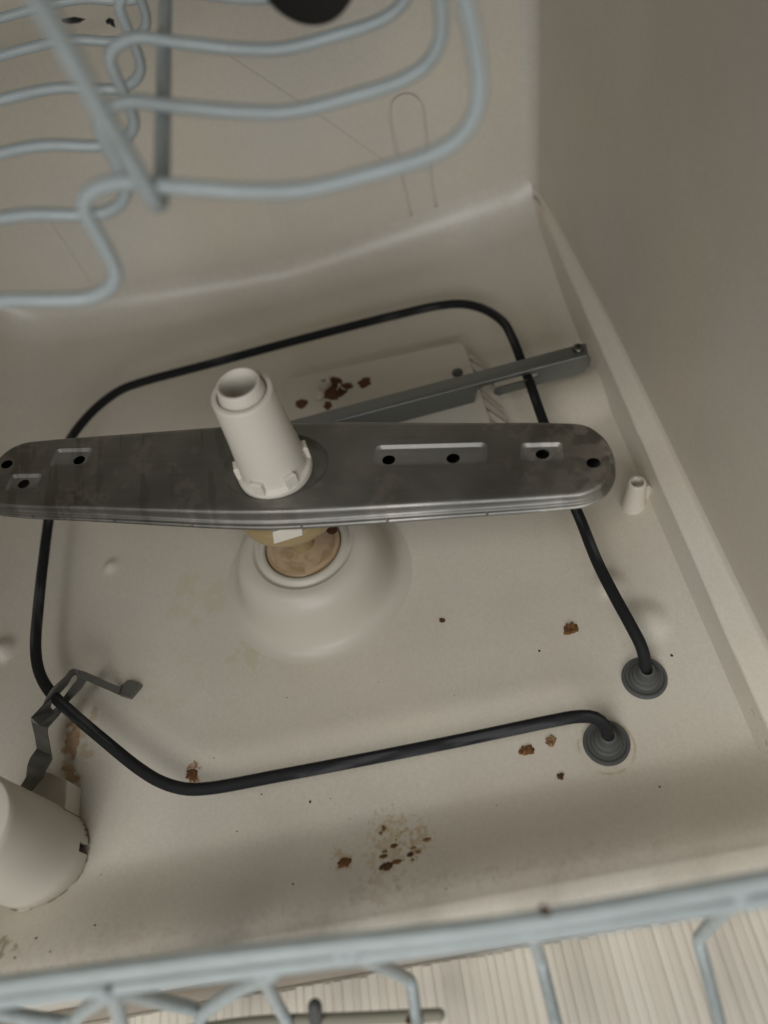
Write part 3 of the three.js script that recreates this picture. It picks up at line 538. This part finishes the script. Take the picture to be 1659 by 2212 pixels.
// ---------------------------------------------------------------- lower rack pulled out over the door
{
  const rack = thing('lower_rack', 'blue-grey coated wire lower rack with rusty spots, pulled out over the cream door', 'dish rack', V(0, 0.05, 0.28));
  const wire = (name, pts, r, m = M.wire, o = {}) => mesh(name, bar(pts.map(q => P(...q)), r, { seg: 90, rad: 12, ...o }).map(q => local(q, rack)), m, rack);
  wire('rail', [[-160, 2150, 0.18], [0, 2130, 0.18], [548, 2061, 0.18], [1097, 1998, 0.18], [1659, 1902, 0.18], [1820, 1872, 0.18]], 0.0037);
  wire('rail', [[-160, 2180, 0.165], [0, 2163, 0.165], [548, 2096, 0.165], [1097, 2026, 0.165], [1659, 1942, 0.165], [1820, 1916, 0.165]], 0.0029);
  wire('upright', [[1140, 1992, 0.178], [1148, 2015, 0.160], [1163, 2060, 0.070], [1170, 2082, 0.052], [1202, 2212, 0.05], [1222, 2290, 0.05]], 0.0031);
  wire('upright', [[1606, 1922, 0.176], [1585, 1945, 0.155], [1520, 2015, 0.064], [1510, 2032, 0.055], [1521, 2078, 0.051], [1555, 2212, 0.05], [1575, 2290, 0.05]], 0.0031);
  wire('upright', [[762, 2052, 0.172], [780, 2066, 0.158], [868, 2108, 0.066], [888, 2124, 0.054], [898, 2188, 0.05], [912, 2290, 0.05]], 0.0031);
  wire('upright', [[232, 2140, 0.166], [262, 2142, 0.152], [364, 2166, 0.092], [425, 2184, 0.058], [434, 2200, 0.050], [430, 2290, 0.05]], 0.0035);
  wire('brace', [[590, 2100, 0.162], [560, 2115, 0.145], [505, 2142, 0.11], [450, 2180, 0.075], [435, 2194, 0.060]], 0.0035);
  wire('upright', [[556, 2098, 0.160], [574, 2122, 0.12], [605, 2180, 0.065], [622, 2212, 0.05], [645, 2290, 0.05]], 0.0031);
  wire('brace', [[-60, 2178, 0.11], [0, 2188, 0.10], [90, 2202, 0.08], [145, 2208, 0.07], [180, 2184, 0.10], [235, 2146, 0.16]], 0.0035);
  wire('upright', [[246, 2146, 0.160], [252, 2175, 0.13], [262, 2212, 0.10], [275, 2290, 0.06]], 0.0035);
  wire('base_rod', [[300, 2246, 0.0475], [548, 2209, 0.0475], [750, 2201, 0.0475], [949, 2192, 0.0475]], 0.0030, M.rustWire);
  wire('stub', [[683, 2205, 0.048], [681, 2186, 0.058], [680, 2174, 0.066]], 0.0036, M.rubber);
  // small hooked weld ends and their rust
  for (const [u, v, y] of [[1146, 2003, 0.172], [1596, 1932, 0.172], [732, 2054, 0.172], [218, 2138, 0.17]]) { const p = P(u, v, y).sub(rack.position); mesh('weld', new THREE.IcosahedronGeometry(0.0030, 2).scale(1, 0.8, 1.1).translate(p.x, p.y, p.z), M.wire, rack); }
  const blotch = (u, v, y, s) => { const p = P(u, v, y).sub(rack.position), g = new THREE.IcosahedronGeometry(s, 3), a = g.attributes.position; for (let i = 0; i < a.count; i++) { const k = 0.7 + 0.6 * noise(a.getX(i) * 900 + u, a.getZ(i) * 900 + a.getY(i) * 500, 5); a.setXYZ(i, a.getX(i) * k, a.getY(i) * 0.5 * k, a.getZ(i) * k); } g.computeVertexNormals(); mesh('rust_spot', g.translate(p.x, p.y, p.z), M.rust, rack); };
  blotch(1172, 1962, 0.1832, 0.0013); blotch(1180, 1970, 0.1832, 0.0018); blotch(1148, 2008, 0.1742, 0.0012); blotch(905, 2197, 0.0502, 0.002); blotch(885, 2203, 0.0500, 0.0022);
}

// ---------------------------------------------------------------- residue lying about
function flake(u, v, ru, rv, m, label, { y = null, ring = 0, h = 0.0011, turn = 0, group = 'brown crumbs stuck to the tub floor', name = 'food_crumb', base = 0 } = {}) {
  const fy = y ?? PF(u, v).y, c = P(u, v, fy), a = P(u + ru, v, fy).distanceTo(c), b = P(u, v + rv, fy).distanceTo(c);
  h *= 0.7; const n = 26, id = u * 7 + v, rings = [];
  const edge = Array.from({ length: n }, (_, i) => 0.42 + 1.12 * fbm(Math.cos(i / n * 6.283) * 2.6 + id, Math.sin(i / n * 6.283) * 2.6, 9, 3));
  const lay = (k, yy) => Array.from({ length: n }, (_, i) => { const t = i / n * 6.283, e = edge[i] * k, x = Math.cos(t) * a * e, z = Math.sin(t) * b * e; return V(x, yy * (0.75 + 0.5 * noise(i * 0.7 + id, k * 5, 2)), z); });
  if (ring) rings.push(lay(1.02, -0.0002), lay(0.98, h * 0.5), lay(0.82, h), lay(0.55, h * 0.9), lay(0.36, h * 0.35), lay(0.1, h * 0.2));
  else rings.push(lay(1.02, -0.0002), lay(0.97, h * 0.45), lay(0.8, h * 0.9), lay(0.5, h * 0.8), lay(0.25, h * 1.05), lay(0.06, h * 0.9));
  const o = mesh(numbered(name), loft(rings, { capEnd: true }), m, scene);
  o.position.set(c.x, fy + 0.0001, c.z);
  const e = 0.002, nrm = y === null ? V(floorY(c.x - e, c.z) - floorY(c.x + e, c.z), 2 * e, floorY(c.x, c.z - e) - floorY(c.x, c.z + e)).normalize() : V(0, 1, 0);
  o.quaternion.setFromUnitVectors(V(0, 1, 0), nrm).multiply(new THREE.Quaternion().setFromAxisAngle(V(0, 1, 0), turn));
  o.userData = { label, category: 'crumb', group };
  return o;
}
flake(1232, 1358, 17, 12, M.crumb, 'ring-shaped brown crumb on the floor between the rod and the arm', { ring: 1, h: 0.0024, group: undefined });
flake(1137, 1621, 18, 12, M.crumb, 'wide dark brown crumb below the end of the black rod', { h: 0.0016, group: undefined });
flake(1190, 1601, 13, 10, M.crumbPale, 'oval tan crumb with a raised rim touching the black rod', { ring: 1, h: 0.0018, turn: 0.5, group: undefined });
flake(1211, 1677, 8, 7, M.crumbDark, 'small round dark crumb below the grommet', { h: 0.0018, group: undefined });
flake(955, 1340, 6, 5, M.crumbDark, 'tiny lone brown crumb on bare floor right of the mound', { h: 0.001, group: undefined });
flake(414, 1674, 13, 13, M.crumb, 'flaky brown crumb against the bend of the black rod', { h: 0.0012, group: undefined });
flake(744, 1864, 15, 15, M.crumb, 'brown crumb lying alone beside the scattered patch of crumbs', { h: 0.0014, group: undefined });
for (const [u, v, a, b, m] of [[832, 1872, 15, 13, 'crumbDark'], [857, 1862, 10, 7, 'crumb'], [829, 1850, 9, 6, 'crumb'], [831, 1840, 6, 4, 'crumbPale'], [851, 1828, 8, 6, 'crumb'], [886, 1846, 8, 7, 'crumbDark'], [902, 1841, 6, 5, 'crumbPale'], [893, 1832, 6, 4, 'crumbPale'], [922, 1815, 10, 6, 'crumbPale'], [829, 1790, 5, 7, 'crumbPale'], [822, 1800, 4, 4, 'crumbPale'], [891, 1858, 4, 4, 'crumbPale']])
  flake(u, v, a, b, M[m], 'small brown crumb among the scattered patch of crumbs by the front lip', { h: 0.0009, group: 'crumbs scattered near the front lip' });
flake(652, 872, 13, 11, M.rust, 'round rusty blot on the filter box beside the tower', { y: 0.0246, h: 0.0010, group: undefined, name: 'rust_flake' });
flake(788, 826, 12, 11, M.rust, 'separate rusty flake on the filter box right of the large rusty clump', { y: 0.0246, h: 0.0012, group: undefined, name: 'rust_flake' });
flake(708, 876, 8, 9, M.rust, 'narrow rusty flake on the filter box just above the bracket', { y: 0.0246, h: 0.0009, group: undefined, name: 'rust_flake' });
{
  const c = P(727, 840, 0.0249), t = thing('rust_clump', 'large crusty rust-brown clump on the filter box by the small white peg', 'rust clump', c);
  const parts = [[718, 852, 22, 12], [722, 828, 15, 12], [745, 836, 17, 8], [735, 846, 13, 10], [714, 838, 10, 9]];
  parts.forEach((q, i) => { const o = flake(q[0], q[1], q[2], q[3], i % 2 ? M.crumbDark : M.rust, '', { y: 0.0246, h: 0.0014 + 0.0003 * i }); scene.remove(o); counts.food_crumb--; o.name = 'crust'; o.userData = {}; o.position.sub(c); t.add(o); });
  const w = mesh('white_scale', bar([P(728, 841, 0.0278), P(731, 836, 0.0279), P(732, 829, 0.0278), P(738, 838, 0.0278), P(746, 842, 0.0276)], 0.00055, { rad: 6 }).map(g => g.translate(-c.x, -c.y, -c.z)), M.tower, t);
}
{ // fine dark grit
  const pts = [[623, 1424, 1.6], [620, 1507, 1.5], [565, 1716, 1.5], [670, 1732, 2.2], [714, 1725, 1.2], [633, 1910, 2], [963, 1920, 1.4], [205, 1999, 2], [218, 1890, 1.3], [78, 2027, 2.2], [108, 2056, 1.6], [32, 2069, 1.8], [1451, 1416, 2.6], [462, 1638, 1.3], [512, 1796, 1.4], [1165, 1406, 2.2], [818, 1473, 1], [981, 1502, 1.2], [1141, 1095, 1.6], [855, 1815, 2], [872, 1858, 1.2], [1073, 1740, 1.4], [755, 1770, 1.2], [1425, 1700, 2.4]];
  const gs = pts.map(q => { const c = PF(q[0], q[1]), y = c.y; return new THREE.IcosahedronGeometry(q[2] * 0.00033, 1).scale(rr(0.8, 1.3), 0.5, rr(0.8, 1.4)).rotateY(rr(0, 3)).translate(c.x, y + 0.0001, c.z); });
  const o = mesh('grit', gs, M.black, scene); o.userData = { label: 'fine black grit specks scattered over the tub floor', category: 'grit', kind: 'stuff' };
}

// ---------------------------------------------------------------- kitchen lamps outside the tub
for (const q of LAMPS) {
  const at = V(...q.at), to = V(...q.to), lamp = thing(q.name, q.label, 'lamp', at);
  lamp.lookAt(to);                                                // +z faces the tub
  mesh('lamp_frame', new THREE.BoxGeometry(q.w + 0.04, q.h + 0.04, 0.03).translate(0, 0, -0.020), M.tower, lamp);
  mesh('lamp_panel', new THREE.PlaneGeometry(q.w, q.h), std({ color: 0x000000, emissive: q.color, emissiveIntensity: 0.2 }), lamp);
  const light = new THREE.RectAreaLight(q.color, q.power, q.w, q.h); light.name = q.name + '_light';
  light.position.copy(at).addScaledVector(to.sub(at).normalize(), 0.004); light.lookAt(V(...q.to));
  scene.add(light);
}
renderer.render(scene, camera);
